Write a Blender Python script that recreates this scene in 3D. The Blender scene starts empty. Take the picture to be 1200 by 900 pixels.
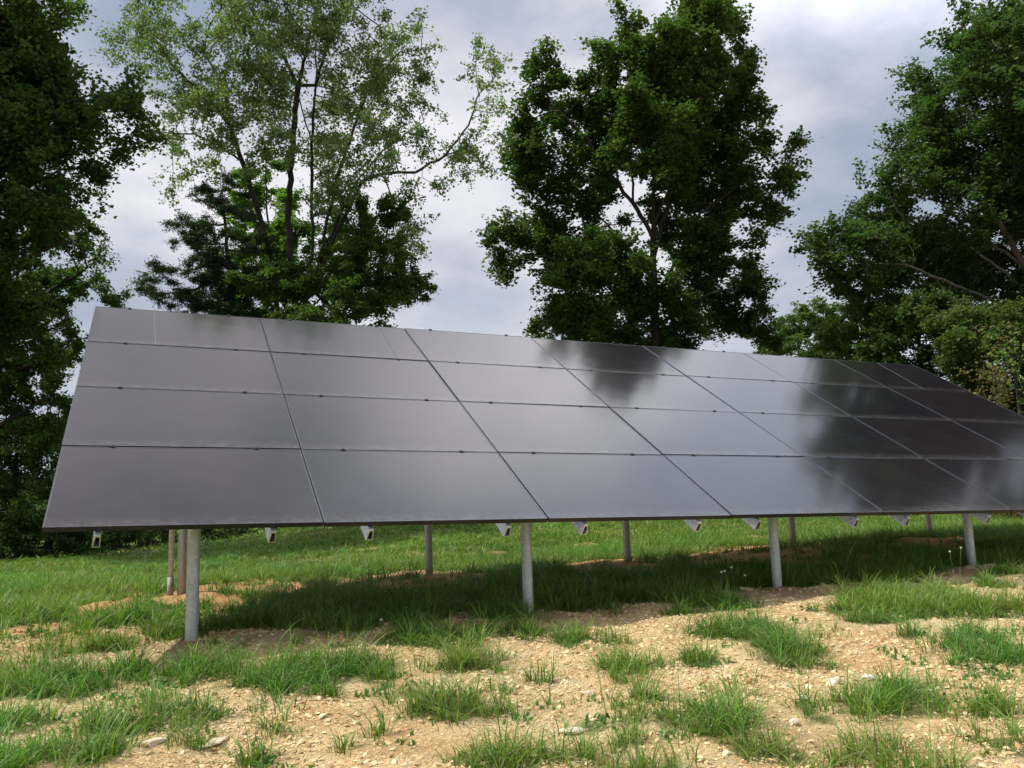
import bpy, math, random
import numpy as np
from mathutils import Matrix, Vector
rng = np.random.default_rng(7)
random.seed(7)
scene = bpy.context.scene
COL = scene.collection

# ------------------------------------------------------------------ camera
F = 1003.65
CAM = np.array([0.5555, -6.0076, -0.0411])
C2W = np.array([[0.91875734, 0.03370615, 0.39338130],
                [-0.39361216, 0.15615545, 0.90591663],
                [-0.03089367, -0.98715722, 0.15673611]])
def ray(px, py):
    return C2W @ np.array([(px - 600) / F, (py - 450) / F, 1.0])
def P(px, py, depth):
    return CAM + ray(px, py) * depth
cd = bpy.data.cameras.new('camera'); cam = bpy.data.objects.new('camera', cd); COL.objects.link(cam)
cd.sensor_width = 36; cd.lens = F / 1200 * 36; cd.clip_end = 3000; cd.clip_start = .05
m = np.eye(4); m[:3, 0] = C2W[:, 0]; m[:3, 1] = -C2W[:, 1]; m[:3, 2] = -C2W[:, 2]; m[:3, 3] = CAM
cam.matrix_world = Matrix(m.tolist())
scene.camera = cam

# ------------------------------------------------------------------ noise
def _h(ix, iy, s):
    n = (ix.astype(np.int64) * 374761393 + iy.astype(np.int64) * 668265263 + s * 2147483647) & 0xffffffff
    n = ((n ^ (n >> 13)) * 1274126177) & 0xffffffff
    return ((n ^ (n >> 16)) & 0xffff) / 65535.0
def vnoise(x, y, s=0):
    ix = np.floor(x); iy = np.floor(y); fx = x - ix; fy = y - iy
    fx = fx * fx * (3 - 2 * fx); fy = fy * fy * (3 - 2 * fy)
    a = _h(ix, iy, s); b = _h(ix + 1, iy, s); c = _h(ix, iy + 1, s); d = _h(ix + 1, iy + 1, s)
    return (a * (1 - fx) + b * fx) * (1 - fy) + (c * (1 - fx) + d * fx) * fy
def fbm(x, y, o=4, s=0):
    t = 0; a = .5; n = 0
    for k in range(o):
        t = t + a * vnoise(x, y, s + k * 17); n += a; a *= .5; x = x * 2.03 + 11.3; y = y * 2.03 + 5.7
    return t / n
def sstep(a, b, x):
    t = np.clip((x - a) / (b - a), 0, 1); return t * t * (3 - 2 * t)

# ------------------------------------------------------------------ ground height
YK = np.array([-400, -40, -12, -6, -3.5, -2, -.8, .5, 1.6, 3.3, 6, 12, 30, 60, 400.])
ZK = np.array([-14, -3.2, -1.75, -1.38, -1.17, -1.04, -.93, -.825, -.76, -.70, -.70, -.66, -.55, -.45, -.4])
XK = np.array([-400, -40, -10, -2, .9, 3.5, 6, 8.5, 11.2, 16, 30, 400.])
XZ = np.array([-1.2, -.5, -.2, -.06, -.012, .02, .075, .15, .2, .24, .3, 1.5])
def base_z(x, y):
    z = np.interp(y, YK, ZK)
    fade = .35 + .65 * np.exp(-np.maximum(0, y - 3) / 8)
    hill = sstep(4.6, 15, y) * sstep(.5, 6.5, x) * (.72 - .25 * sstep(9, 16, x) * (1 - sstep(8, 20, y)))
    return z + np.interp(x, XK, XZ) * fade + hill + .3 * sstep(12, 60, y)
def ground_hit(px, py):
    d = ray(px, py); s = 6.0
    for _ in range(60):
        p = CAM + d * s
        z = float(base_z(p[0], p[1]))
        s2 = (z - CAM[2]) / d[2] if d[2] < -1e-4 else s
        s = s * .5 + min(max(s2, 1), 90) * .5
    return CAM + d * s
def ell(px, py, rx, ry):
    c = ground_hit(px, py); s = np.linalg.norm(c - CAM)
    a = ground_hit(px, py - ry); b = ground_hit(px, py + ry)
    dv = (a - b)[:2]; L = np.linalg.norm(dv); dv = dv / L
    return c[0], c[1], rx * s / F, L / 2, dv[0], dv[1]
def ell_field(E, x, y, jx=0, jy=0):
    out = np.zeros_like(x)
    for cx, cy, ra, rb, dx, dy in E:
        u = ((x + jx - cx) * dy - (y + jy - cy) * dx) / ra; v = ((x + jx - cx) * dx + (y + jy - cy) * dy) / rb
        out = np.maximum(out, 1.25 - np.sqrt(u * u + v * v))
    return out
CLUMPS = [ell(*e) for e in [
 (50,808,78,24),(155,790,36,12),(230,790,48,14),(205,842,38,18),(120,856,22,9),(108,886,44,14),(232,876,26,12),(20,858,28,10),
 (358,795,45,22),(300,800,30,10),(435,778,38,17),(535,786,44,13),(500,752,62,12),(618,745,20,11),(665,750,22,17),(745,782,48,9),(636,795,24,7),
 (540,826,60,18),(432,866,36,24),(580,888,74,18),(785,846,20,17),(840,705,42,10),(870,742,60,18),(930,770,52,18),(818,775,22,13),
 (990,718,38,10),(1065,708,68,22),(1150,765,55,30),(1070,750,16,6),(1055,815,72,22),(1160,830,28,13),(845,850,80,26),(880,880,50,18),(1160,874,50,18),
 (1180,720,30,8),(760,818,22,6),(690,860,20,6),(960,840,20,6),(330,850,26,8),(300,884,24,8)]]
MOUNDS = [ell(*e) for e in [(255,694,92,15),(150,713,62,10),(482,680,84,14),(705,664,60,8),(925,647,125,10),(1060,638,95,7),(575,650,30,3),(690,640,24,2),(880,634,44,2.5),(30,742,40,6)]]
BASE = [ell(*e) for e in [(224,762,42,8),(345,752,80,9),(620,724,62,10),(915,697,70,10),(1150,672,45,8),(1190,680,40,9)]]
BND = np.array([ground_hit(*p)[:2] for p in [(-200,778),(0,756),(90,744),(150,741),(200,752),(330,746),(440,740),(555,722),(690,712),(800,705),(880,692),(1020,684),(1100,676),(1160,668),(1200,664)]])
BND = BND[np.argsort(BND[:, 0])]
def bare(x, y):          # 1 = spoil soil of the back row trench
    j = (fbm(x * 2.2, y * 2.2, 3, 5) - .5) * .9
    return sstep(.0, .34, ell_field(MOUNDS, x, y) + j * .7)
def grass_density(x, y):
    j = (fbm(x * 3.1, y * 3.1, 4, 3) - .5)
    yb = np.interp(x, BND[:, 0], BND[:, 1])
    back = sstep(-.12, .16, y - yb + j * .7)
    back = back * (1 - bare(x, y)) * (.6 + .4 * sstep(.3, .5, fbm(x * .9 + 3, y * .9, 3, 31)))
    back = back * (1 - .8 * sstep(.15, .5, ell_field(BASE, x, y) + j * .5))
    fr = sstep(.0, .75, ell_field(CLUMPS, x, y) + j * 2.1 + (fbm(x * 9, y * 9, 2, 13) - .5) * .5)
    amb = sstep(.56, .72, fbm(x * 1.7, y * 1.7, 4, 9)) * (1 - sstep(-4, -2.2, y) * sstep(-3.5, -1.5, x) * (1 - sstep(7, 9, x)))
    tiny = sstep(.6, .8, fbm(x * 5, y * 5, 3, 21)) * .4
    return np.clip(np.maximum(np.maximum(back, fr), np.maximum(amb, tiny)), 0, 1)
def ground_z(x, y):
    z = base_z(x, y)
    mf = sstep(0, 1.2, ell_field(MOUNDS, x, y))
    bf = sstep(0, 1.2, ell_field(BASE, x, y))
    near = np.exp(-np.maximum(0, np.abs(y - 0) - 6) / 10)
    z = z + mf * (.03 + .05 * fbm(x * 3, y * 3, 3, 55)) + bf * .035
    z = z + (fbm(x * .8, y * .8, 3, 40) - .5) * .10 * near * (y < 60)
    rough = 1 - .5 * grass_density(x, y)
    z = z + (fbm(x * 5, y * 5, 4, 41) - .5) * .06 * rough * near
    z = z + (np.abs(fbm(x * 17, y * 17, 3, 43) - .5)) * .024 * rough * near
    return z

# ------------------------------------------------------------------ materials
def mat(name):
    mt = bpy.data.materials.new(name); mt.use_nodes = True
    nt = mt.node_tree; b = nt.nodes['Principled BSDF']; return mt, nt, b
def N(nt, t, **k):
    n = nt.nodes.new(t)
    for a, v in k.items(): setattr(n, a, v)
    return n
def L(nt, a, b): nt.links.new(a, b)
def ramp(nt, stops, fac):
    r = N(nt, 'ShaderNodeValToRGB')
    e = r.color_ramp.elements
    while len(e) < len(stops): e.new(.5)
    for q, (p, c) in zip(e, stops): q.position = p; q.color = (*c, 1)
    L(nt, fac, r.inputs[0]); return r.outputs[0]
def mixc(nt, fac, a, b, bt='MIX'):
    n = N(nt, 'ShaderNodeMix', data_type='RGBA', blend_type=bt)
    for i, v in ((0, fac), (6, a), (7, b)):
        if hasattr(v, 'is_linked') or hasattr(v, 'links'): L(nt, v, n.inputs[i])
        else: n.inputs[i].default_value = v if i == 0 else (*v, 1)
    return n.outputs[2]
def noise(nt, scale, detail=4, rough=.6, vec=None):
    n = N(nt, 'ShaderNodeTexNoise'); n.inputs['Scale'].default_value = scale; n.inputs['Detail'].default_value = detail
    n.inputs['Roughness'].default_value = rough
    if vec is not None: L(nt, vec, n.inputs['Vector'])
    return n

def foliage_mat(name, transl=.35, rough=.5, spec=.3):
    mt, nt, b = mat(name)
    at = N(nt, 'ShaderNodeAttribute', attribute_name='Col')
    L(nt, at.outputs['Color'], b.inputs['Base Color'])
    b.inputs['Roughness'].default_value = rough; b.inputs['Specular IOR Level'].default_value = spec
    t = N(nt, 'ShaderNodeBsdfTranslucent')
    g = mixc(nt, 1.0, at.outputs['Color'], (1.25, 1.5, .6), 'MULTIPLY'); L(nt, g, t.inputs[0])
    mx = N(nt, 'ShaderNodeMixShader'); mx.inputs[0].default_value = transl
    L(nt, b.outputs[0], mx.inputs[1]); L(nt, t.outputs[0], mx.inputs[2])
    L(nt, mx.outputs[0], nt.nodes['Material Output'].inputs[0])
    return mt
M_leaf = foliage_mat('leaf', .48)
M_grass = foliage_mat('grass_blade', .35, .45, .35)

def bark_mat(name, c1, c2):
    mt, nt, b = mat(name)
    tc = N(nt, 'ShaderNodeTexCoord')
    mp = N(nt, 'ShaderNodeMapping'); mp.inputs['Scale'].default_value = (1, 1, .25); L(nt, tc.outputs['Object'], mp.inputs[0])
    n = noise(nt, 9, 6, .7, mp.outputs[0])
    L(nt, ramp(nt, [(.3, c1), (.7, c2)], n.outputs[0]), b.inputs['Base Color'])
    b.inputs['Roughness'].default_value = .9
    bp = N(nt, 'ShaderNodeBump'); bp.inputs['Strength'].default_value = .6; bp.inputs['Distance'].default_value = .03
    L(nt, n.outputs[0], bp.inputs['Height']); L(nt, bp.outputs[0], b.inputs['Normal'])
    return mt
M_bark = bark_mat('dark_bark', (.012, .010, .008), (.042, .037, .030))
M_pale = bark_mat('pale_bark', (.08, .075, .065), (.22, .20, .175))

def ground_mat():
    mt, nt, b = mat('soil')
    tc = N(nt, 'ShaderNodeTexCoord'); v = tc.outputs['Object']
    at = N(nt, 'ShaderNodeAttribute', attribute_name='Mask')
    sx = N(nt, 'ShaderNodeSeparateColor'); L(nt, at.outputs['Color'], sx.inputs[0])
    n1 = noise(nt, 1.6, 6, .62, v); n2 = noise(nt, 14, 6, .7, v); n3 = noise(nt, 70, 4, .7, v)
    vo = N(nt, 'ShaderNodeTexVoronoi'); vo.inputs['Scale'].default_value = 34; L(nt, v, vo.inputs['Vector'])
    vo2 = N(nt, 'ShaderNodeTexVoronoi'); vo2.inputs['Scale'].default_value = 85; L(nt, v, vo2.inputs['Vector'])
    c = ramp(nt, [(.3, (.42, .28, .13)), (.5, (.59, .44, .23)), (.68, (.68, .55, .33))], n1.outputs[0])
    c = mixc(nt, .8, c, ramp(nt, [(.3, (.55, .5, .42)), (.5, (.95, .93, .9)), (.75, (1.2, 1.2, 1.2))], n2.outputs[0]), 'MULTIPLY')
    c = mixc(nt, .7, c, ramp(nt, [(.3, (.6, .55, .5)), (.6, (1.08, 1.08, 1.08))], n3.outputs[0]), 'MULTIPLY')
    stone = ramp(nt, [(.0, (.66, .54, .38)), (.5, (.55, .42, .26)), (1., (.72, .64, .5))], vo.outputs['Color'])
    sm = N(nt, 'ShaderNodeMath', operation='LESS_THAN'); L(nt, vo.outputs['Distance'], sm.inputs[0]); sm.inputs[1].default_value = .3
    c = mixc(nt, sm.outputs[0], c, mixc(nt, .55, c, stone))
    nb = noise(nt, .9, 5, .65, v)
    c = mixc(nt, ramp(nt, [(.5, (0, 0, 0)), (.66, (.75, .75, .75))], nb.outputs[0]), c, mixc(nt, .55, c, (.30, .21, .12)))
    org = mixc(nt, .85, ramp(nt, [(.3, (.40, .19, .07)), (.7, (.60, .34, .15))], n2.outputs[0]), c, 'MIX')
    org = mixc(nt, .6, c, ramp(nt, [(.3, (.38, .17, .06)), (.7, (.62, .33, .14))], n2.outputs[0]))
    c = mixc(nt, sx.outputs[1], c, org)
    dk = mixc(nt, .75, c, (.22, .155, .10))                 # finer soil by the front posts, array's shade painted in as darker brown
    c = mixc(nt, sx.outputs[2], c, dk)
    tg = ramp(nt, [(.3, (.06, .075, .022)), (.7, (.12, .15, .04))], n2.outputs[0])
    c = mixc(nt, sx.outputs[0], c, tg)
    L(nt, c, b.inputs['Base Color']); b.inputs['Roughness'].default_value = .95; b.inputs['Specular IOR Level'].default_value = .15
    h = N(nt, 'ShaderNodeMath', operation='ADD'); L(nt, n2.outputs[0], h.inputs[0])
    iv = N(nt, 'ShaderNodeMath', operation='MULTIPLY'); iv.inputs[1].default_value = -.45; L(nt, vo2.outputs['Distance'], iv.inputs[0]); L(nt, iv.outputs[0], h.inputs[1])
    h2 = N(nt, 'ShaderNodeMath', operation='MULTIPLY_ADD'); L(nt, n3.outputs[0], h2.inputs[0]); h2.inputs[1].default_value = .5; L(nt, h.outputs[0], h2.inputs[2])
    bp = N(nt, 'ShaderNodeBump'); bp.inputs['Strength'].default_value = .9; bp.inputs['Distance'].default_value = .02
    L(nt, h2.outputs[0], bp.inputs['Height']); L(nt, bp.outputs[0], b.inputs['Normal'])
    return mt
M_ground = ground_mat()

def stone_mat():
    mt, nt, b = mat('limestone_chips')
    at = N(nt, 'ShaderNodeAttribute', attribute_name='Col')
    tc = N(nt, 'ShaderNodeTexCoord'); n = noise(nt, 60, 5, .7, tc.outputs['Object'])
    c = mixc(nt, .7, at.outputs['Color'], ramp(nt, [(.3, (.6, .55, .48)), (.65, (1.05, 1.05, 1.03))], n.outputs[0]), 'MULTIPLY')
    L(nt, c, b.inputs['Base Color']); b.inputs['Roughness'].default_value = .9
    bp = N(nt, 'ShaderNodeBump'); bp.inputs['Strength'].default_value = .5; bp.inputs['Distance'].default_value = .006
    L(nt, n.outputs[0], bp.inputs['Height']); L(nt, bp.outputs[0], b.inputs['Normal'])
    return mt
M_stone = stone_mat()

def glass_mat():
    mt, nt, b = mat('solar_glass')
    tc = N(nt, 'ShaderNodeTexCoord'); v = tc.outputs['Object']
    sp = N(nt, 'ShaderNodeSeparateXYZ'); L(nt, v, sp.inputs[0])
    def lines(out, pitch, w):
        a = N(nt, 'ShaderNodeMath', operation='DIVIDE'); L(nt, out, a.inputs[0]); a.inputs[1].default_value = pitch
        f = N(nt, 'ShaderNodeMath', operation='FRACT'); L(nt, a.outputs[0], f.inputs[0])
        l = N(nt, 'ShaderNodeMath', operation='LESS_THAN'); L(nt, f.outputs[0], l.inputs[0]); l.inputs[1].default_value = w
        return l.outputs[0]
    gx = lines(sp.outputs[0], .0835, .03); gy = lines(sp.outputs[1], .167, .015)
    bus = lines(sp.outputs[1], .0186, .05)
    mx = N(nt, 'ShaderNodeMath', operation='MAXIMUM'); L(nt, gx, mx.inputs[0]); L(nt, gy, mx.inputs[1])
    oi = N(nt, 'ShaderNodeObjectInfo')
    tint = ramp(nt, [(0, (.8, .85, 1)), (.5, (1.1, 1.02, 1.1)), (1, (1.3, 1.15, 1.1))], oi.outputs['Random'])
    n = noise(nt, 2.2, 5, .6, v)
    c = ramp(nt, [(.3, (.007, .006, .008)), (.7, (.012, .010, .013))], n.outputs[0])
    c = mixc(nt, mx.outputs[0], c, (.006, .006, .007))
    bm = N(nt, 'ShaderNodeMath', operation='MULTIPLY'); L(nt, bus, bm.inputs[0]); bm.inputs[1].default_value = .6
    c = mixc(nt, bm.outputs[0], c, (.075, .075, .08))
    c = mixc(nt, 1, c, tint, 'MULTIPLY')
    # dust film
    nd = noise(nt, 5.5, 8, .65, v)
    ds = N(nt, 'ShaderNodeMath', operation='MULTIPLY'); L(nt, ramp(nt, [(.3, (0, 0, 0)), (.75, (1, 1, 1))], nd.outputs[0]), ds.inputs[0]); ds.inputs[1].default_value = .018
    c = mixc(nt, ds.outputs[0], c, (.42, .38, .34))
    # silt washed down to the lower frame lip of each module
    ed = N(nt, 'ShaderNodeMapRange'); L(nt, sp.outputs[1], ed.inputs[0]); ed.inputs[1].default_value = .13; ed.inputs[2].default_value = .0; ed.inputs[3].default_value = 0; ed.inputs[4].default_value = .20
    ne = noise(nt, 11, 6, .7, v); em = N(nt, 'ShaderNodeMath', operation='MULTIPLY'); L(nt, ed.outputs[0], em.inputs[0])
    L(nt, ramp(nt, [(.38, (0, 0, 0)), (.7, (1, 1, 1))], ne.outputs[0]), em.inputs[1])
    c = mixc(nt, em.outputs[0], c, (.40, .35, .28))
    bw = noise(nt, 1.7, 2, .5, v); bpw = N(nt, 'ShaderNodeBump'); bpw.inputs['Strength'].default_value = .05; bpw.inputs['Distance'].default_value = .02
    L(nt, bw.outputs[0], bpw.inputs['Height']); L(nt, bpw.outputs[0], b.inputs['Normal'])
    L(nt, c, b.inputs['Base Color'])
    b.inputs['IOR'].default_value = 1.5
    nr = noise(nt, 1.1, 4, .6, v)
    mr = N(nt, 'ShaderNodeMapRange'); L(nt, nr.outputs[0], mr.inputs[0]); mr.inputs[3].default_value = .085; mr.inputs[4].default_value = .125
    L(nt, mr.outputs[0], b.inputs['Roughness'])
    return mt
M_glass = glass_mat()
def metal(name, col, metallic, rough, nscale=30, var=.25):
    mt, nt, b = mat(name)
    tc = N(nt, 'ShaderNodeTexCoord'); n = noise(nt, nscale, 5, .65, tc.outputs['Object'])
    lo = tuple(x * (1 - var) for x in col); hi = tuple(min(1, x * (1 + var)) for x in col)
    L(nt, ramp(nt, [(.35, lo), (.65, hi)], n.outputs[0]), b.inputs['Base Color'])
    b.inputs['Metallic'].default_value = metallic
    mr = N(nt, 'ShaderNodeMapRange'); L(nt, n.outputs[0], mr.inputs[0]); mr.inputs[3].default_value = rough * .75; mr.inputs[4].default_value = rough * 1.25
    L(nt, mr.outputs[0], b.inputs['Roughness'])
    return mt
M_frame = metal('black_anodised_frame', (.022, .022, .024), .3, .33)
M_lip = metal('frame_lip_sheen', (.13, .13, .14), 1, .3)  # same frame metal; sky sheen on its top faces put in as lighter colour
M_streak = metal('pale_line', (.22, .22, .22), 0, .8)
M_rail = metal('mill_aluminium', (.72, .73, .75), .9, .35)
M_black = metal('black_plastic', (.012, .012, .013), 0, .5)
def galv_mat():
    mt, nt, b = mat('galvanised_steel')
    tc = N(nt, 'ShaderNodeTexCoord'); v = tc.outputs['Object']
    vo = N(nt, 'ShaderNodeTexVoronoi'); vo.inputs['Scale'].default_value = 45; L(nt, v, vo.inputs['Vector'])
    n = noise(nt, 7, 6, .7, v); sc = noise(nt, 38, 3, .6, v)
    c = ramp(nt, [(0, (.38, .44, .43)), (1, (.56, .62, .61))], vo.outputs['Color'])
    c = mixc(nt, .6, c, ramp(nt, [(.3, (.75, .76, .75)), (.65, (1.05, 1.05, 1.05))], n.outputs[0]), 'MULTIPLY')
    c = mixc(nt, ramp(nt, [(.66, (0, 0, 0)), (.72, (.7, .7, .7))], sc.outputs[0]), c, (.13, .13, .12))
    geo = N(nt, 'ShaderNodeNewGeometry'); at = N(nt, 'ShaderNodeAttribute', attribute_name='Mud')
    mud = mixc(nt, 1, at.outputs['Color'], ramp(nt, [(.3, (.5, .5, .5)), (.6, (1, 1, 1))], n.outputs[0]), 'MULTIPLY')
    c = mixc(nt, mud, c, (.45, .29, .15))
    L(nt, c, b.inputs['Base Color'])
    b.inputs['Metallic'].default_value = .35; b.inputs['Roughness'].default_value = .45
    return mt
M_galv = galv_mat()

# ------------------------------------------------------------------ mesh helpers
def np_mesh(name, v, tris=None, quads=None, mats=None, parent=None, smooth=False, attrs=None):
    me = bpy.data.meshes.new(name)
    v = np.asarray(v, np.float32)
    me.vertices.add(len(v)); me.vertices.foreach_set('co', v.ravel())
    parts = []; st = []; off = 0
    if quads is not None and len(quads):
        q = np.asarray(quads, np.int32); parts.append(q.ravel()); st.append(np.arange(len(q), dtype=np.int32) * 4); off = q.size
    if tris is not None and len(tris):
        t = np.asarray(tris, np.int32); parts.append(t.ravel()); st.append(np.arange(len(t), dtype=np.int32) * 3 + off)
    lp = np.concatenate(parts); st = np.concatenate(st)
    me.loops.add(len(lp)); me.loops.foreach_set('vertex_index', lp)
    me.polygons.add(len(st)); me.polygons.foreach_set('loop_start', st)
    me.polygons.foreach_set('use_smooth', np.full(len(st), smooth))
    for k, a in (attrs or {}).items():
        ca = me.color_attributes.new(k, 'FLOAT_COLOR', 'POINT')
        a = np.asarray(a, np.float32)
        if a.shape[1] == 3: a = np.concatenate([a, np.ones((len(a), 1), np.float32)], 1)
        ca.data.foreach_set('color', a.ravel())
    me.update(calc_edges=True)
    for mm in (mats or []): me.materials.append(mm)
    o = bpy.data.objects.new(name, me); COL.objects.link(o)
    if parent: o.parent = parent
    return o
def tag(o, label=None, cat=None, group=None, kind=None):
    if label: o['label'] = label
    if cat: o['category'] = cat
    if group: o['group'] = group
    if kind: o['kind'] = kind
    return o
def empty(name, loc=(0, 0, 0)):
    o = bpy.data.objects.new(name, None); COL.objects.link(o); o.location = loc; o.empty_display_size = .2; return o
class MB:
    def __init__(s): s.v = []; s.f = []
    def box(s, a, b):
        i = len(s.v); (x0, y0, z0), (x1, y1, z1) = a, b
        s.v += [(x0,y0,z0),(x1,y0,z0),(x1,y1,z0),(x0,y1,z0),(x0,y0,z1),(x1,y0,z1),(x1,y1,z1),(x0,y1,z1)]
        s.f += [tuple(i + k for k in q) for q in ((0,3,2,1),(4,5,6,7),(0,1,5,4),(1,2,6,5),(2,3,7,6),(3,0,4,7))]
    def tube(s, p, q, r, r2=None, n=16, cap=True):
        r2 = r if r2 is None else r2
        p = Vector(p); q = Vector(q); d = (q - p).normalized()
        a = d.orthogonal().normalized(); b = d.cross(a); i = len(s.v)
        for c, rr in ((p, r), (q, r2)):
            for k in range(n):
                t = 2 * math.pi * k / n; s.v.append(tuple(c + a * math.cos(t) * rr + b * math.sin(t) * rr))
        for k in range(n): s.f.append((i + k, i + (k + 1) % n, i + n + (k + 1) % n, i + n + k))
        if cap: s.f.append(tuple(i + n + k for k in range(n))); s.f.append(tuple(i + n - 1 - k for k in range(n)))
    def build(s, name, m, parent=None, smooth=False, bevel=0):
        me = bpy.data.meshes.new(name); me.from_pydata(s.v, [], s.f); me.materials.append(m); me.update()
        o = bpy.data.objects.new(name, me); COL.objects.link(o)
        if parent: o.parent = parent
        if smooth:
            for p in me.polygons: p.use_smooth = len(p.vertices) == 4
        if bevel:
            md = o.modifiers.new('bevel', 'BEVEL'); md.width = bevel; md.segments = 2; md.limit_method = 'ANGLE'
        return o

# ------------------------------------------------------------------ solar array
W, H = 1.72, 1.1663
ax = Vector((.9999352, 0, -.0113877)).normalized(); av = Vector((.00581635, .85972529, .5107236)); av = (av - ax * av.dot(ax)).normalized(); an = ax.cross(av)
AM = Matrix(((ax.x, av.x, an.x, 0), (ax.y, av.y, an.y, 0), (ax.z, av.z, an.z, 0), (0, 0, 0, 1)))
AI = AM.inverted()
arr = empty('solar_array'); arr.matrix_world = AM
tag(arr, 'long tilted ground mount solar array of black panels on galvanised steel posts', 'solar array')
def w2l(p): return tuple(AI @ Vector(p))
pw, ph, th = W - .011, H - .012, .035
rails_px = [115, 320, 434, 595, 685, 818, 888, 1003, 1063, 1158]
RU = []
for px in rails_px:
    d = ray(px, 610); t = (0.02 - CAM[1]) / d[1]; RU.append((CAM + d * t)[0])
print('rail u', [round(r, 2) for r in RU], [round((r % W) / W, 2) for r in RU])
RAILF = (.20, .80)
# one panel = laminate mesh, with frame and clamps beneath it in the hierarchy
gl = MB(); gl.box((.010, .010, -.006), (pw - .010, ph - .010, -.0015)); G0 = gl.build('solar_panel', M_glass, arr)
fr = MB()
for a, b in (((0, 0, -th), (.0115, ph, 0)), ((pw - .0115, 0, -th), (pw, ph, 0)), ((.0115, 0, -th), (pw - .0115, .0115, 0)), ((.0115, ph - .0115, -th), (pw - .0115, ph, 0)),
             ((.0117, .0117, -th - .001), (.03, ph - .0117, -th + .001)), ((pw - .03, .0117, -th - .001), (pw - .0117, ph - .0117, -th + .001))): fr.box(a, b)
F0 = fr.build('frame', M_frame, G0, bevel=.0012)
F0.data.materials.append(M_lip)
for p_ in F0.data.polygons:
    if p_.normal.z > .9 and p_.center.z > -.001: p_.material_index = 1
bk = MB(); bk.box((.012, .012, -.009), (pw - .012, ph - .012, -.0063)); B0 = bk.build('backsheet', M_black, G0)
jb = MB(); jb.box((pw / 2 - .05, ph - .14, -.028), (pw / 2 + .05, ph - .05, -.0093)); J0 = jb.build('junction_box', M_black, G0)
def clamp_mb(end=False):
    c = MB()
    c.box((-.02, -.0125, .0005), (.02, .0125, .0045)); c.box((-.018, -.0035, -.05), (.018, .0045, .0005)); c.tube((0, 0, .0045), (0, 0, .0105), .0065, n=6)
    return c
C0 = clamp_mb().build('clamp', M_black, G0); C0.location = (RAILF[0] * W - .0055, ph + .006, 0)
C1 = C0.copy(); COL.objects.link(C1); C1.parent = G0; C1.location = (RAILF[1] * W - .0055, ph + .006, 0)
first = True
for c in range(7):
    for r in range(4):
        if first:
            g = G0; first = False
        else:
            g = G0.copy(); COL.objects.link(g); g.parent = arr
            for ch in (F0, B0, J0, C0, C1):
                k = ch.copy(); COL.objects.link(k); k.parent = g
        g.location = (c * W + .0055 + rng.normal(0, .0012), r * H + .006 + rng.normal(0, .001), rng.normal(0, .0012))
        g.rotation_euler = (rng.normal(0, .0016), rng.normal(0, .0012), 0)
# rails: hollow trapezoid extrusions running up the slope
def rail_mb(x):
    r = MB()
    oz = -th - .006; hh = .086; o = [(-.014, 0), (.018, 0), (.018, -hh), (-.030, -hh)]; t = .0045
    i = [(-.008, -t * 3.2), (.018 - t, -t * 3.2), (.018 - t, -hh + t), (-.030 + t * 1.9, -hh + t)]
    y0, y1 = -.035, 4 * H + .03
    n = len(r.v)
    for y in (y0, y1):
        for (a, b) in o + i: r.v.append((x + a, y, oz + b))
    for k in range(4):
        k2 = (k + 1) % 4
        r.f.append((n + k, n + k2, n + 8 + k2, n + 8 + k)); r.f.append((n + 4 + k2, n + 4 + k, n + 12 + k, n + 12 + k2))
        r.f.append((n + k, n + 4 + k, n + 4 + k2, n + k2)); r.f.append((n + 8 + k, n + 8 + k2, n + 12 + k2, n + 12 + k))
    return r
for c in range(7):
    for k in (0, 1):
        u = RU[c * 2 + k] if c * 2 + k < len(RU) else (c + RAILF[k]) * W
        rail_mb(u).build('rail', M_rail, arr)
for (c, r, f0, f1) in ((0, 3, .36, .345), (1, 3, .80, .83), (6, 3, .42, .52)):  # thin matte grey strips laid on three top-row panels
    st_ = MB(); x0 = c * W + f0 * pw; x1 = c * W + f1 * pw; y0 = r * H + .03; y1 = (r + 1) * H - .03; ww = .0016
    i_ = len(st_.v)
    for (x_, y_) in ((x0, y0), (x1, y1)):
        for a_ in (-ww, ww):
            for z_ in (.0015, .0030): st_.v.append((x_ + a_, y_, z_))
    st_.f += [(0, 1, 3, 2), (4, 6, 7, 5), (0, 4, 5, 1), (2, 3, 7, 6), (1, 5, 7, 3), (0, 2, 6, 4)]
    st_.build('pale_strip', M_streak, arr)
def plane_z(x, y):   # world z of glass plane
    nn = an; return -(nn.x * x + nn.y * y) / nn.z
FX = [.907, 3.464, 5.997, 8.555, 11.10]; FY = .5
BX = [.955, 3.522, 6.072, 8.657, 11.208]; BY = 3.3
D = .0865
drop = .175
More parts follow.
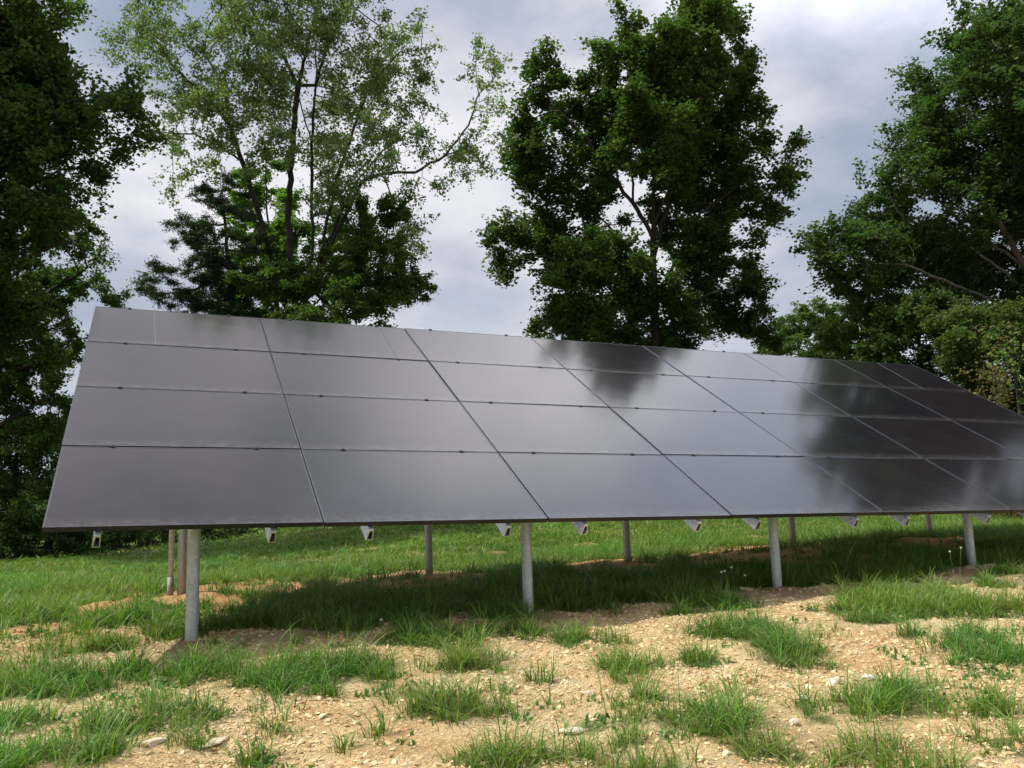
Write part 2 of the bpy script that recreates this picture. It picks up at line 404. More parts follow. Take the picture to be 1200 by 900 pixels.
def make_post(x, y, mud, label=None, r=D / 2, ztop=None):
    zt = (plane_z(x, y) - drop) if ztop is None else ztop
    g = float(ground_z(np.array([x]), np.array([y]))[0])
    n = 28; vs = []; fs = []; md = []
    zs = [g - .25, g - .02, g + .04, g + .12, g + .3, g + .5, (g + .5 + zt) / 2, zt]
    for z in zs:
        for k in range(n):
            t = 2 * math.pi * k / n; vs.append(w2l((x + r * math.cos(t), y + r * math.sin(t), z)))
            md.append(mud * max(0, 1 - max(0, z - g) / .55) if mud > .3 else mud * max(0, 1 - max(0, z - g) / .12))
    for a in range(len(zs) - 1):
        for k in range(n): fs.append((a * n + k, a * n + (k + 1) % n, (a + 1) * n + (k + 1) % n, (a + 1) * n + k))
    md = np.array(md)[:, None].repeat(3, 1)
    o = np_mesh('post', vs, None, fs, [M_galv], arr, True, {'Mud': md})
    o.data.materials[0] = M_galv
    # cap fitting joining the post to the cross pipe
    c = MB(); c.tube(w2l((x, y, zt - .10)), w2l((x, y, zt + .0)), r + .006, n=24); c.box(*[(0, 0, 0), (0, 0, 0)]) if False else None
    s1 = c.build('cap_fitting', M_galv, o, smooth=True)
    return o
for i, x in enumerate(FX): make_post(x, FY, .25)
for i, x in enumerate(BX): make_post(x, BY, .75)
# cross pipes
for yy, xs in ((FY, FX), (BY, BX)):
    p = MB(); a = (.42, yy, plane_z(.42, yy) - drop); b = (11.7, yy, plane_z(11.7, yy) - drop)
    p.tube(w2l(a), w2l(b), .044, n=24); p.build('cross_pipe', M_galv, arr, smooth=True)
# diagonal braces
for xs, xb in zip(FX, BX):
    p = MB(); p.tube(w2l((xb, BY, plane_z(xb, BY) - drop - .55)), w2l((xs + .6 * (xb - xs), 1.5, plane_z(xs, 1.5) - drop - .0)), .024, n=12)
    p.build('brace', M_galv, arr, smooth=True)
# conduit strapped beside the first back post, with its coupling
gx, gy = BX[0] - .105, BY - .02
gz = float(ground_z(np.array([gx]), np.array([gy]))[0])
p = MB(); p.tube(w2l((gx, gy, gz - .2)), w2l((gx, gy, plane_z(gx, gy) - .13)), .027, n=18); cdt = p.build('conduit', M_galv, arr, smooth=True)
p = MB(); p.tube(w2l((gx, gy, gz - .05)), w2l((gx, gy, gz + .18)), .031, n=18); p.build('coupling', metal('weathered_zinc', (.30, .27, .22), .1, .6), cdt, smooth=True)

# ------------------------------------------------------------------ ground sheet
def axis(a, b, step, lo, hi, g=1.16):
    m = list(np.arange(a, b, step)); s = step; x = a; left = []
    while x > lo: s *= g; x -= s; left.append(x)
    s = step; x = m[-1]; right = []
    while x < hi: s *= g; x += s; right.append(x)
    return np.array(left[::-1] + m + right)
gxs = axis(-2.8, 10.5, .032, -420, 420, 1.11); gys = axis(-3.6, 5.2, .032, -420, 420, 1.09)
GX, GY = np.meshgrid(gxs, gys); gzv = ground_z(GX.ravel(), GY.ravel())
nx, ny = len(gxs), len(gys)
ids = np.arange(nx * ny).reshape(ny, nx)
q = np.stack([ids[:-1, :-1], ids[:-1, 1:], ids[1:, 1:], ids[1:, :-1]], -1).reshape(-1, 4)
xx, yy = GX.ravel(), GY.ravel()
gdens = grass_density(xx, yy)
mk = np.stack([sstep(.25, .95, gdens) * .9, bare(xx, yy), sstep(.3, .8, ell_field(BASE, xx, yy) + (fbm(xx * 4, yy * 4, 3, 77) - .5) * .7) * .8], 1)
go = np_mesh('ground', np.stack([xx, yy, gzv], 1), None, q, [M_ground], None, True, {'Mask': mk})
tag(go, 'stony tan soil sloping up to a green field', 'ground', kind='structure')

# ------------------------------------------------------------------ grass
def visible(x, y, margin=60, z=None):
    p = np.stack([x, y, base_z(x, y) if z is None else z], 1) - CAM
    c = p @ C2W
    u = c[:, 0] / np.maximum(c[:, 2], .01) * F + 600; w = c[:, 1] / np.maximum(c[:, 2], .01) * F + 450
    return (c[:, 2] > .5) & (u > -margin) & (u < 1200 + margin) & (w < 900 + margin * 2.2), c[:, 2]
V = []; T = []; CC = []; nv = 0
def blades(x, y, z, h, w, lean, az, seg, col):
    """curved tapering blades; seg pairs then a tip"""
    global nv
    n = len(x)
    if n == 0: return
    t = np.linspace(0, 1, seg + 1)
    side = az + math.pi / 2 + rng.normal(0, .5, n)
    sxv, syv = np.cos(side), np.sin(side)
    vs = np.zeros((n, 2 * seg + 1, 3))
    for i in range(seg):
        tt = t[i]; ww = w * (1 - .75 * tt ** 1.6) * .5
        ox = np.cos(az) * lean * tt ** 1.8 * h; oy = np.sin(az) * lean * tt ** 1.8 * h
        hz = h * (tt - .35 * np.minimum(lean, 1.2) * tt ** 2.4)
        for s, sg in ((0, -1), (1, 1)):
            vs[:, 2 * i + s, 0] = x + ox + sg * sxv * ww; vs[:, 2 * i + s, 1] = y + oy + sg * syv * ww; vs[:, 2 * i + s, 2] = z + hz - (.01 if i == 0 else 0)
    vs[:, -1, 0] = x + np.cos(az) * lean * h; vs[:, -1, 1] = y + np.sin(az) * lean * h; vs[:, -1, 2] = z + h * (1 - .35 * np.minimum(lean, 1.2))
    k = 2 * seg + 1; tr = []
    for i in range(seg - 1):
        a = 2 * i; tr += [(a, a + 1, a + 3), (a, a + 3, a + 2)]
    tr.append((2 * seg - 2, 2 * seg - 1, 2 * seg))
    tr = np.array(tr)
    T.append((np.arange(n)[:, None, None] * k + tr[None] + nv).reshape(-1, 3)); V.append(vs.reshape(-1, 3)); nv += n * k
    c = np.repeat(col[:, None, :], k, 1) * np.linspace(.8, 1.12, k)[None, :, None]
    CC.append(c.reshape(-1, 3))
def gcol(n, x, y):
    base = np.array([.108, .228, .040])[None] * (1 + rng.normal(0, .2, (n, 1))).clip(.45, 1.7)
    tone = fbm(x * .7, y * .7, 3, 60)[:, None]
    base = base * (.8 + .45 * tone) * np.array([[1, 1, 1]])
    base[:, 0] *= (.85 + .8 * fbm(x * 1.3 + 9, y * 1.3, 2, 61)) * (1 + rng.normal(0, .12, n)).clip(.6, 1.5)
    dry = rng.random(n) < .07
    base[dry] = np.array([.30, .25, .12]) * (1 + rng.normal(0, .2, (dry.sum(), 1)))
    return np.clip(base, .005, .6)
# (a) tufts in the foreground and around the array
def tufts(x0, x1, y0, y1, nt, bl, hmin, hmax, wd, seg, spread=.05, margin=60):
    x = rng.uniform(x0, x1, nt); y = rng.uniform(y0, y1, nt)
    d = grass_density(x, y); vis, dep = visible(x, y, margin)
    fine = .35 + .65 * sstep(.36, .6, fbm(x * 7, y * 7, 3, 99)) if y1 < 2 else 1.0
    keep = (rng.random(nt) < d ** 1.5 * fine) & vis
    x, y, d = x[keep], y[keep], d[keep]
    nb = rng.poisson(bl, len(x)) + 2
    size = (rng.gamma(5, .2, len(x))).clip(.45, 2.0) * (.6 + .4 * d)
    idx = np.repeat(np.arange(len(x)), nb)
    n = len(idx); a = rng.uniform(0, 2 * math.pi, n); rr = np.abs(rng.normal(0, spread, n))
    bx = x[idx] + np.cos(a) * rr; by = y[idx] + np.sin(a) * rr
    hz = ground_z(bx, by)
    h = (hmin + (hmax - hmin) * rng.beta(1.5, 1.6, n)) * size[idx]
    lean = np.abs(rng.normal(.62, .4, n)) + rr * 7
    blades(bx, by, hz, h, wd * rng.uniform(.6, 1.3, n), lean, a + rng.normal(0, .5, n), seg, gcol(n, bx, by))
    return n
cnt = tufts(-2.6, 12, -3.4, 1.0, 28000, 12, .04, .19, .0062, 4, .045)
cnt2 = tufts(-4, 17, .4, 6.5, 46000, 8, .07, .19, .0085, 3, .05)
cnt3 = tufts(-6, 26, 6.5, 15, 46000, 6, .06, .15, .017, 2, .09)
cnt4 = tufts(-12, 60, 15, 48, 60000, 5, .07, .16, .045, 2, .25)
cnt5 = tufts(-2.6, 12, -3.4, 1.0, 400, 3, .18, .32, .0055, 4, .02)
# dead straw lying on the soil, and low broad-leaved weeds among the tufts
n_ = 9000; bx = rng.uniform(-2.6, 11, n_); by = rng.uniform(-3.4, 1.2, n_); vs_, _d = visible(bx, by); kk = vs_ & (rng.random(n_) < .25 + .75 * sstep(.45, .6, fbm(bx * 1.9, by * 1.9, 3, 71)))
bx, by = bx[kk], by[kk]; n_ = len(bx)
blades(bx, by, ground_z(bx, by) + .004, rng.uniform(.015, .05, n_), .0035 * rng.uniform(.6, 1.4, n_), rng.uniform(1.5, 4.5, n_), rng.uniform(0, 6.28, n_), 2, np.array([.42, .33, .18])[None] * (1 + rng.normal(0, .22, (n_, 1))).clip(.4, 1.6))
n_ = 2600; cx_ = rng.uniform(-2.6, 11, n_); cy_ = rng.uniform(-3.4, 3, n_); vs_, _d = visible(cx_, cy_); kk = vs_ & (rng.random(n_) < .12 + .8 * (grass_density(cx_, cy_) > .3)) & (fbm(cx_ * 1.5, cy_ * 1.5, 2, 73) > .47)
cx_, cy_ = cx_[kk], cy_[kk]; id_ = np.repeat(np.arange(len(cx_)), 12); n_ = len(id_)
bx = cx_[id_] + rng.normal(0, .035, n_); by = cy_[id_] + rng.normal(0, .035, n_)
blades(bx, by, ground_z(bx, by) + rng.uniform(0, .03, n_), rng.uniform(.012, .035, n_), rng.uniform(.012, .022, n_), rng.uniform(.8, 1.8, n_), rng.uniform(0, 6.28, n_), 2, np.array([.10, .20, .045])[None] * (1 + rng.normal(0, .2, (n_, 1))).clip(.5, 1.6))
print('blades', cnt, cnt2, cnt3, cnt4)
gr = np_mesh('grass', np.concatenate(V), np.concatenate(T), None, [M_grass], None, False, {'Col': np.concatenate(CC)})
tag(gr, 'green grass in ragged tufts on the soil and thick over the field', 'grass', kind='stuff')

# ------------------------------------------------------------------ stones
def ico():
    t = (1 + 5 ** .5) / 2
    v = np.array([(-1,t,0),(1,t,0),(-1,-t,0),(1,-t,0),(0,-1,t),(0,1,t),(0,-1,-t),(0,1,-t),(t,0,-1),(t,0,1),(-t,0,-1),(-t,0,1)], float)
    v /= np.linalg.norm(v[0])
    f = np.array([(0,11,5),(0,5,1),(0,1,7),(0,7,10),(0,10,11),(1,5,9),(5,11,4),(11,10,2),(10,7,6),(7,1,8),(3,9,4),(3,4,2),(3,2,6),(3,6,8),(3,8,9),(4,9,5),(2,4,11),(6,2,10),(8,6,7),(9,8,1)])
    return v, f
IV, IF = ico()
def stones(n, x, y, size):
    v = IV[None] * (1 + rng.normal(0, .16, (n, 12, 1)))
    sc = np.stack([size * rng.uniform(.7, 1.5, n), size * rng.uniform(.6, 1.1, n), size * rng.uniform(.3, .7, n)], 1)
    v = v * sc[:, None, :]
    tilt = rng.normal(0, .4, n); c, s = np.cos(tilt), np.sin(tilt)
    v = np.stack([v[..., 0] * c[:, None] - v[..., 2] * s[:, None], v[..., 1], v[..., 0] * s[:, None] + v[..., 2] * c[:, None]], -1)
    a = rng.uniform(0, 2 * math.pi, n); c, s = np.cos(a), np.sin(a)
    v = np.stack([v[..., 0] * c[:, None] - v[..., 1] * s[:, None], v[..., 0] * s[:, None] + v[..., 1] * c[:, None], v[..., 2]], -1)
    v = v + np.stack([x, y, ground_z(x, y) + size * .12], 1)[:, None]
    f = (np.arange(n)[:, None, None] * 12 + IF[None]).reshape(-1, 3)
    k = rng.random((n, 1))
    col = np.array([.56, .40, .18]) * (1 - k) + np.array([.78, .65, .41]) * k
    col = col * (1 + rng.normal(0, .12, (n, 1)))
    og = rng.random(n) < .15; col[og] = np.array([.50, .31, .14])
    return v.reshape(-1, 3), f, np.repeat(np.clip(col, .05, .85), 12, 0)
ns = 240000
sx_ = rng.uniform(-2.8, 12, ns); sy_ = rng.uniform(-3.5, 1.6, ns)
sd = grass_density(sx_, sy_); vis, dep = visible(sx_, sy_, 40)
cl = fbm(sx_ * 1.6, sy_ * 1.6, 3, 90)
kp = vis & (rng.random(ns) < (1 - sd * .7) * (.25 + 1.4 * sstep(.35, .65, cl))) & (rng.random(ns) < 1 - .8 * sstep(.3, .8, ell_field(BASE, sx_, sy_)))
sx_, sy_ = sx_[kp], sy_[kp]
v_, f_, c_ = stones(len(sx_), sx_, sy_, np.minimum(.0040 * (1 - rng.random(len(sx_))) ** -.46, .019))
so = np_mesh('gravel', v_, f_, None, [M_stone], None, False, {'Col': c_})
tag(so, 'pale limestone chips strewn over the bare soil', 'gravel', kind='stuff')
print('stones', len(sx_))
# the larger rocks, one object each
def rock(px, py, r, label, flat=.5, col=(.66, .57, .42), asp=1.4):
    p = ground_hit(px, py); z = float(ground_z(np.array([p[0]]), np.array([p[1]]))[0])
    import bmesh
    bm = bmesh.new(); bmesh.ops.create_icosphere(bm, subdivisions=3, radius=1)
    sd_ = random.random() * 50
    pl = [Vector((random.gauss(0, 1), random.gauss(0, 1), random.gauss(0, 1))).normalized() for _ in range(11)]
    from mathutils import noise as mn
    for vv in bm.verts:
        d = vv.co.normalized(); k = 1.0
        for q_ in pl:
            dd = d.dot(q_)
            if dd > .72: k = min(k, .72 / dd)
        k *= 1 + .09 * mn.noise(d * 3 + Vector((sd_, 0, 0)))
        vv.co = Vector((d.x * asp, d.y, d.z * flat)) * k * r
    me = bpy.data.meshes.new('rock'); bm.to_mesh(me); bm.free()
    ca = me.color_attributes.new('Col', 'FLOAT_COLOR', 'POINT')
    ca.data.foreach_set('color', np.tile(np.array([*col, 1], np.float32), len(me.vertices)))
    me.materials.append(M_stone)
    o = bpy.data.objects.new('rock', me); COL.objects.link(o); o.location = (p[0], p[1], z + r * flat * .35); o.rotation_euler = (random.gauss(0, .15), random.gauss(0, .15), random.uniform(-.5, .5))
    tag(o, label, 'rock', 'larger rocks on the bare soil')
for a in [
 (941, 816, .040, 'flat pale rock lying between the bottom-centre and bottom-right grass clumps', .4, (.70, .60, .44), 1.5),
 (930, 843, .028, 'small round cream rock alone on brown soil near the bottom edge', .7, (.74, .66, .5), 1.1),
 (977, 802, .040, 'broad cream rock just left of the large right foreground grass clump', .45, (.72, .62, .48), 1.5),
 (1017, 796, .034, 'whitest rock, at the left tip of the right foreground grass clump', .6, (.80, .76, .66), 1.2),
 (880, 800, .034, 'reddish brown rock with a dark side in the stony patch', .7, (.40, .24, .12), 1.1),
 (921, 803, .028, 'cream rock just right of the reddish brown rock', .7, (.72, .62, .46), 1.1),
 (131, 761, .045, 'pale flat rock on the soil ridge left of the first front post', .4, (.72, .64, .5), 1.5),
 (668, 863, .048, 'wide white rock low in the picture right of the bottom-centre grass', .4, (.76, .68, .52), 1.6),
 (691, 818, .028, 'small pinkish rock in the open soil below the second front post', .7, (.68, .54, .42), 1.1),
 (637, 716.5, .030, 'tan rock touching the right side of the second front post', .8, (.48, .37, .25), 1.1),
 (604, 717.5, .034, 'tan rock touching the left side of the second front post', .7, (.46, .35, .24), 1.4),
 (1049, 688, .050, 'reddish clod in the grass left of the fourth front post', .8, (.34, .20, .13), 1.3),
 (1158, 669, .075, 'lumpy brown clod right beside the fourth front post', .6, (.36, .26, .18), 1.5),
 (1176, 667, .055, 'grey brown clod second to the right of the fourth front post', .7, (.38, .30, .22), 1.2),
 (1137, 671, .050, 'low brown clod in front of the fourth front post', .6, (.34, .24, .16), 1.5),
 (875, 697, .050, 'tan clod just left of the third front post', .5, (.48, .36, .24), 1.5),
 (185, 800, .030, 'pale rock at the edge of the left foreground grass', .5, (.70, .6, .44), 1.4),
 (180, 876, .040, 'cream rock near the bottom left between two grass clumps', .45, (.72, .62, .46), 1.5),
 (248, 872, .042, 'long cream rock at the bottom right of the left grass clumps', .4, (.74, .64, .48), 1.7)]:
    rock(*a)

# ------------------------------------------------------------------ trees
SUNV = None
def colonise(roots, att, step, di, dk, maxit=140):
    """space colonisation. roots: list of polylines (k,3). returns nodes, parent"""
    nodes = []; par = []
    for pl in roots:
        pl = np.array(pl, float); start = None
        if len(nodes):
            dd = np.linalg.norm(np.array(nodes) - pl[0], axis=1); start = int(np.argmin(dd))
        prev = start
        for i in range(len(pl)):
            if i == 0:
                if prev is None: nodes.append(pl[0]); par.append(-1); prev = 0
                elif np.linalg.norm(nodes[prev] - pl[0]) > step * .6: nodes.append(pl[0]); par.append(prev); prev = len(nodes) - 1
                continue
            a = nodes[prev].copy(); b = pl[i]; k = max(1, int(round(np.linalg.norm(b - a) / step)))
            for s in range(1, k + 1):
                q_ = a + (b - a) * s / k + (rng.normal(0, step * .07, 3) if s < k else 0)
                nodes.append(q_); par.append(prev); prev = len(nodes) - 1
    nodes = [np.array(n_, float) for n_ in nodes]
    A = att.copy(); NN = np.array(nodes)
    near = np.full(len(A), -1); nd = np.full(len(A), 1e9)
    def upd(i0):
        new = NN[i0:]
        for s in range(0, len(A), 4000):
            d = np.linalg.norm(A[s:s + 4000, None] - new[None], axis=2); j = d.argmin(1); dm = d[np.arange(len(j)), j]
            b = dm < nd[s:s + 4000]; nd[s:s + 4000][b] = dm[b]; near[s:s + 4000][b] = j[b] + i0
    upd(0)
    for it in range(maxit):
        keep = nd > dk
        A, near, nd = A[keep], near[keep], nd[keep]
        if not len(A): break
        act = nd < di
        if not act.any():
            act = nd <= np.partition(nd, min(20, len(nd) - 1))[min(20, len(nd) - 1)]
        dirs = A[act] - NN[near[act]]; dirs /= np.linalg.norm(dirs, axis=1)[:, None] + 1e-9
        u, inv = np.unique(near[act], return_inverse=True)
        acc = np.zeros((len(u), 3)); np.add.at(acc, inv, dirs)
        acc += rng.normal(0, .25, acc.shape); acc /= np.linalg.norm(acc, axis=1)[:, None] + 1e-9
        new = NN[u] + acc * step
        i0 = len(NN); NN = np.concatenate([NN, new]); par += list(u)
        upd(i0)
        if len(NN) > 14000: break
    return NN, np.array(par)
def tube_mesh(nodes, par, rad, sides=6):
    i = np.where(par >= 0)[0]; p = nodes[par[i]]; q_ = nodes[i]; rp = np.minimum(rad[par[i]], rad[i] * 1.25); rq = rad[i]
    d = q_ - p; d /= np.linalg.norm(d, axis=1)[:, None] + 1e-9
    a = np.cross(d, np.array([.3, .9, .31])); a /= np.linalg.norm(a, axis=1)[:, None] + 1e-9; b = np.cross(d, a)
    t = np.arange(sides) * 2 * math.pi / sides
    ring = a[:, None] * np.cos(t)[None, :, None] + b[:, None] * np.sin(t)[None, :, None]
    v = np.concatenate([p[:, None] - d[:, None] * rp[:, None, None] * .3 + ring * rp[:, None, None], q_[:, None] + ring * rq[:, None, None]], 1)
    n = len(i); k = np.arange(sides); qd = np.stack([k, (k + 1) % sides, (k + 1) % sides + sides, k + sides], 1)
    f = (np.arange(n)[:, None, None] * 2 * sides + qd[None]).reshape(-1, 4)
    return v.reshape(-1, 3), f
def leaves(c, size, aspect, up, col, cvar=.18, droop=0):
    n = len(c)
    nrm = rng.normal(0, 1, (n, 3)); nrm[:, 2] = np.abs(nrm[:, 2]) + up; nrm /= np.linalg.norm(nrm, axis=1)[:, None]
    d = rng.normal(0, 1, (n, 3)); d[:, 2] -= droop; d -= nrm * (d * nrm).sum(1)[:, None]; d /= np.linalg.norm(d, axis=1)[:, None]
    s = np.cross(nrm, d); L_ = (size * rng.uniform(.6, 1.25, n))[:, None]; Wd = L_ * aspect * .5
    fold = nrm * L_ * .14
    v = np.stack([c - d * L_ * .5, c - s * Wd + fold - d * L_ * .08, c + d * L_ * .5, c + s * Wd + fold - d * L_ * .08], 1)
    f = np.arange(n * 4).reshape(-1, 4)
    k = (1 + rng.normal(0, cvar, (n, 1))).clip(.5, 1.8)
    cc = np.array(col)[None] * k; cc[:, 0] *= (1 + rng.normal(0, .16, n)).clip(.5, 1.8)
    return v.reshape(-1, 3), f, np.repeat(cc, 4, 0)
def blob_points(blobs, n, surf=.5, clump=0, clump_r=.4):
    vol = np.array([b[3] * b[4] * b[5] * (b[6] if len(b) > 6 else 1) for b in blobs]); pr = vol ** .85; pr /= pr.sum()
    k = rng.choice(len(blobs), n, p=pr); B = np.array([b[:6] for b in blobs])[k]
    d = rng.normal(0, 1, (n, 3)); d /= np.linalg.norm(d, axis=1)[:, None]
    r = rng.random(n) ** (1 / (3 + 4 * surf))
    return B[:, :3] + d * r[:, None] * B[:, 3:6]
def PB(px, py, dep, rx, ry, rd=None, w=1):
    c = P(px, py, dep); a = rx * dep / F; b = ry * dep / F
    r = (a + b) / 2 if rd is None else rd
    # radii follow world axes: x and y horizontal, z vertical
    return (c[0], c[1], c[2], a * .75 + r * .25, a * .35 + r * .65, b, w)
def tree(name, label, cat, stems, blobs, natt, nleaf, lsize, col, group=None, step=.28, rbase=.16, bark=None, aspect=.7, up=.8, di=1.6, dk=.45,
         lr=.28, droop=0, cvar=.18, twig=.006, surf=.5, ground=True, flat=.7, sides=6, maxw=None, allnodes=False, holes=.22, shoot=.55, nsh=3):
    att = blob_points(blobs, natt, surf)
    sc_ = max(b[3] for b in blobs)
    g_ = np.zeros(len(att)); disp = np.zeros_like(att)
    for lam, am in ((2.4, 1.0), (1.3, .8), (.7, .55)):
        lam = lam * min(1, sc_ / 1.2)
        for _ in range(4):
            kd = rng.normal(0, 1, 3); kd /= np.linalg.norm(kd); w_ = np.sin(att @ kd * 2 * math.pi / lam + rng.uniform(0, 6.28))
            g_ += am * w_; disp += am * w_[:, None] * rng.normal(0, 1, 3)[None] * .10 * lam
    att = (att + disp)[g_ > np.quantile(g_, holes)]
    natt = len(att)
    # break the crown into sprays: pull points together into clusters
    nc = max(8, natt // 14); cc = att[rng.choice(len(att), nc, replace=False)]
    d2 = ((att[:, None] - cc[None]) ** 2).sum(2); j = d2.argmin(1); att = att + (cc[j] - att) * .38
    stems = [list(map(np.array, s)) for s in stems]
    if ground:
        b = stems[0][0]; z = float(base_z(b[0], b[1])); stems[0].insert(0, np.array([b[0], b[1], z - .15]))
    nodes, par = colonise(stems, att, step, di, dk)
    n = len(nodes); ch = np.zeros(n, int)
    for i in range(n):
        if par[i] >= 0: ch[par[i]] += 1
    area = np.full(n, twig ** 2.2)
    for i in range(n - 1, 0, -1):
        if par[i] >= 0: area[par[i]] += area[i]
    rad = area ** (1 / 2.2); rad = twig + (rad - twig) * (rbase / max(rad.max(), 1e-6)) if rad.max() > 0 else rad
    rad = np.maximum(rad, twig)
    # leafy shoots growing out of the thin wood
    n0 = n
    src = np.where(((rad < max(twig * 3.2, rbase * .09)) & (np.arange(n) > 3)) if not allnodes else (np.arange(n) > 2))[0]
    if len(src) < 20: src = np.arange(n)[n // 2:]
    tips = ch[src] == 0
    src = np.concatenate([np.repeat(src[tips], nsh), src[~tips]])
    if len(src):
        dn = nodes[src] - nodes[par[src]]; dn /= np.linalg.norm(dn, axis=1)[:, None] + 1e-9
        dr = dn * .7 + rng.normal(0, .55, dn.shape); dr[:, 2] += .12 - .25 * droop; dr /= np.linalg.norm(dr, axis=1)[:, None]
        ln = shoot * rng.gamma(5, .2, len(src)).clip(.3, 1.7)
        prev = src; pos = nodes[src]
        for s_ in range(3):
            dr = dr + rng.normal(0, .18, dr.shape); dr[:, 2] -= .12 * droop * s_; dr /= np.linalg.norm(dr, axis=1)[:, None]
            pos = pos + dr * (ln / 3)[:, None]
            i0 = len(nodes); nodes = np.concatenate([nodes, pos]); par = np.concatenate([par, prev]); rad = np.concatenate([rad, np.full(len(src), twig * (.75, .55, .35)[s_])])
            prev = np.arange(i0, i0 + len(src))
        ch = np.concatenate([ch, np.zeros(len(nodes) - n, int)])
        n = len(nodes)
    b0 = nodes[0]; root = empty(name, tuple(b0)); tag(root, label, cat, group)
    v, f = tube_mesh(nodes, par, rad, sides)
    np_mesh('trunk', v - b0, None, f, [bark or M_bark], root, True)
    thin = np.concatenate([src[:0], np.arange(n0, n)])
    w = np.ones(len(thin)); w = w.reshape(3, -1) * (rng.gamma(2.0, .5, len(thin) // 3) + .2)[None]; w = w.ravel(); w /= w.sum()
    k = rng.choice(thin, nleaf, p=w)
    off = rng.normal(0, lr * .36, (nleaf, 3)) * np.where(rng.random((nleaf, 1)) < .12, 1.4, 1.0); off[:, 2] *= flat
    if droop: off[:, 2] -= np.abs(off[:, 0] + off[:, 1]) * .25 * droop
    c = nodes[k] + off
    # tone of whole sprays varies from branch to branch (age and health of the leaves)
    tone = .82 + .5 * _h((k - n0) % max(1, len(src)) // 12, k * 0, 5)
    lv, lf, lc = leaves(c, lsize, aspect, up, col, cvar, droop)
    lc = lc * np.repeat(tone, 4)[:, None]
    np_mesh('crown', lv - b0, None, lf, [M_leaf], root, False, {'Col': np.clip(lc, .004, .6)})
    print(name, 'nodes', n, 'leaves', nleaf, 'base', b0.round(1))
    return root
def S(dep, *pts, dd=0):
    return [P(x, y, dep + dd * i / max(1, len(pts) - 1)) for i, (x, y) in enumerate(pts)]
def BL(dep, lst, spread=1.0, sh=0):
    out = []
    for e in lst:
        x, y, rx, ry = e[:4]; dz = e[4] if len(e) > 4 else rng.uniform(-1, 1) * spread
        out.append(PB(x, y, dep + dz, max(rx * .5, rx - sh), max(ry * .5, ry - sh)))
    return out

MAPLE = (.056, .096, .025)
# the tall maple right of centre
D6 = 29.5
tree('maple_tree', 'broad dense dark green maple rising behind the middle of the solar array', 'tree',
     [S(D6, (770,470),(766,330),(765,250),(768,170),(775,90)),
      S(D6, (767,300),(784,235),(790,170),(825,100), dd=.8),
      S(D6, (765,275),(742,238),(716,205),(690,165),(655,130), dd=-.6),
      S(D6, (742,238),(741,200),(728,150), dd=.5),
      S(D6, (766,345),(710,320),(640,300), dd=-1),
      S(D6, (768,360),(820,250),(870,215),(920,205), dd=.4),
      S(D6, (768,380),(830,345),(880,330), dd=-1.2),
      S(D6, (766,300),(768,260),(800,180), dd=-1.5), S(D6, (766,330),(745,300),(700,250), dd=2.2)],
     BL(D6, [(795,55,66,40),(850,25,30,28),(862,85,34,42),(842,-8,22,18),(752,62,42,46),(720,25,12,14),(690,115,52,45),(628,105,14,20),(640,145,42,50),(632,205,46,44),(800,125,70,55),(868,155,38,40),(896,135,14,18),
       (925,208,26,22),(945,195,8,10),(880,215,44,34),(608,262,38,28),(578,288,12,8),(655,285,55,36),(612,340,34,24),(690,345,60,42),(745,340,45,42),(835,285,52,44),(862,322,44,24),(905,325,12,8),(868,375,44,28),(800,380,60,28),(725,385,80,28),(620,375,30,20),
       (680,210,26,36),(640,240,40,30),(790,150,55,40,-2),(700,170,40,40,2),(830,200,50,50,1.5),(880,260,30,24),(790,270,34,40,2.6),(735,310,36,24,2),(700,275,30,26,2.5),(745,345,40,24,-2),(740,190,30,26,-1.5)], 1.6, 12),
     8500, 210000, .14, MAPLE, step=.25, rbase=.17, aspect=.85, up=.9, lr=.36, di=1.5, dk=.36, surf=.75, shoot=.5)
# big tree at the right edge
D7 = 27
tree('oak_tree', 'huge full green tree with pale limbs filling the upper right corner', 'tree',
     [S(D7, (1262,470),(1240,390),(1200,310),(1160,240),(1140,160)),
      S(D7, (1240,390),(1180,320),(1120,280),(1060,255), dd=-1.0),
      S(D7, (1200,310),(1130,265),(1080,215), dd=.8), S(D7, (1160,240),(1180,150),(1180,60), dd=-.5), S(D7, (1240,390),(1270,270),(1260,120), dd=.5),
      S(D7, (1240,400),(1160,350),(1060,310), dd=-1.5)],
     BL(D7, [(1175,45,60,55),(1130,20,22,22),(1120,105,52,48),(1085,75,24,26),(1205,140,80,70),(1075,165,44,42),(1030,165,18,14),(1065,220,50,36),(1140,195,60,40),(1035,255,52,36),(990,262,18,14),(985,308,34,24),(962,312,12,10),
       (1060,310,66,40),(1130,330,62,34),(1200,340,80,44),(1270,90,90,80),(1280,240,90,80),(1240,20,90,60),(1300,350,80,60),(1000,340,40,22),(1180,200,70,60,-1),(1120,160,60,60,1),(1150,290,70,50,1.5),(1100,260,60,50,-1.5),(1200,90,80,70,-2),(1230,400,90,60),(1080,370,70,40),(1210,220,60,50,2.5),(1005,275,54,44),(975,305,36,28),(1020,325,70,44),(1060,280,60,50,1)], 1.6, 12),
     8500, 210000, .135, (.056, .10, .032), step=.24, rbase=.17, bark=M_pale, aspect=.75, up=.8, lr=.32, di=1.4, dk=.32, surf=.5)
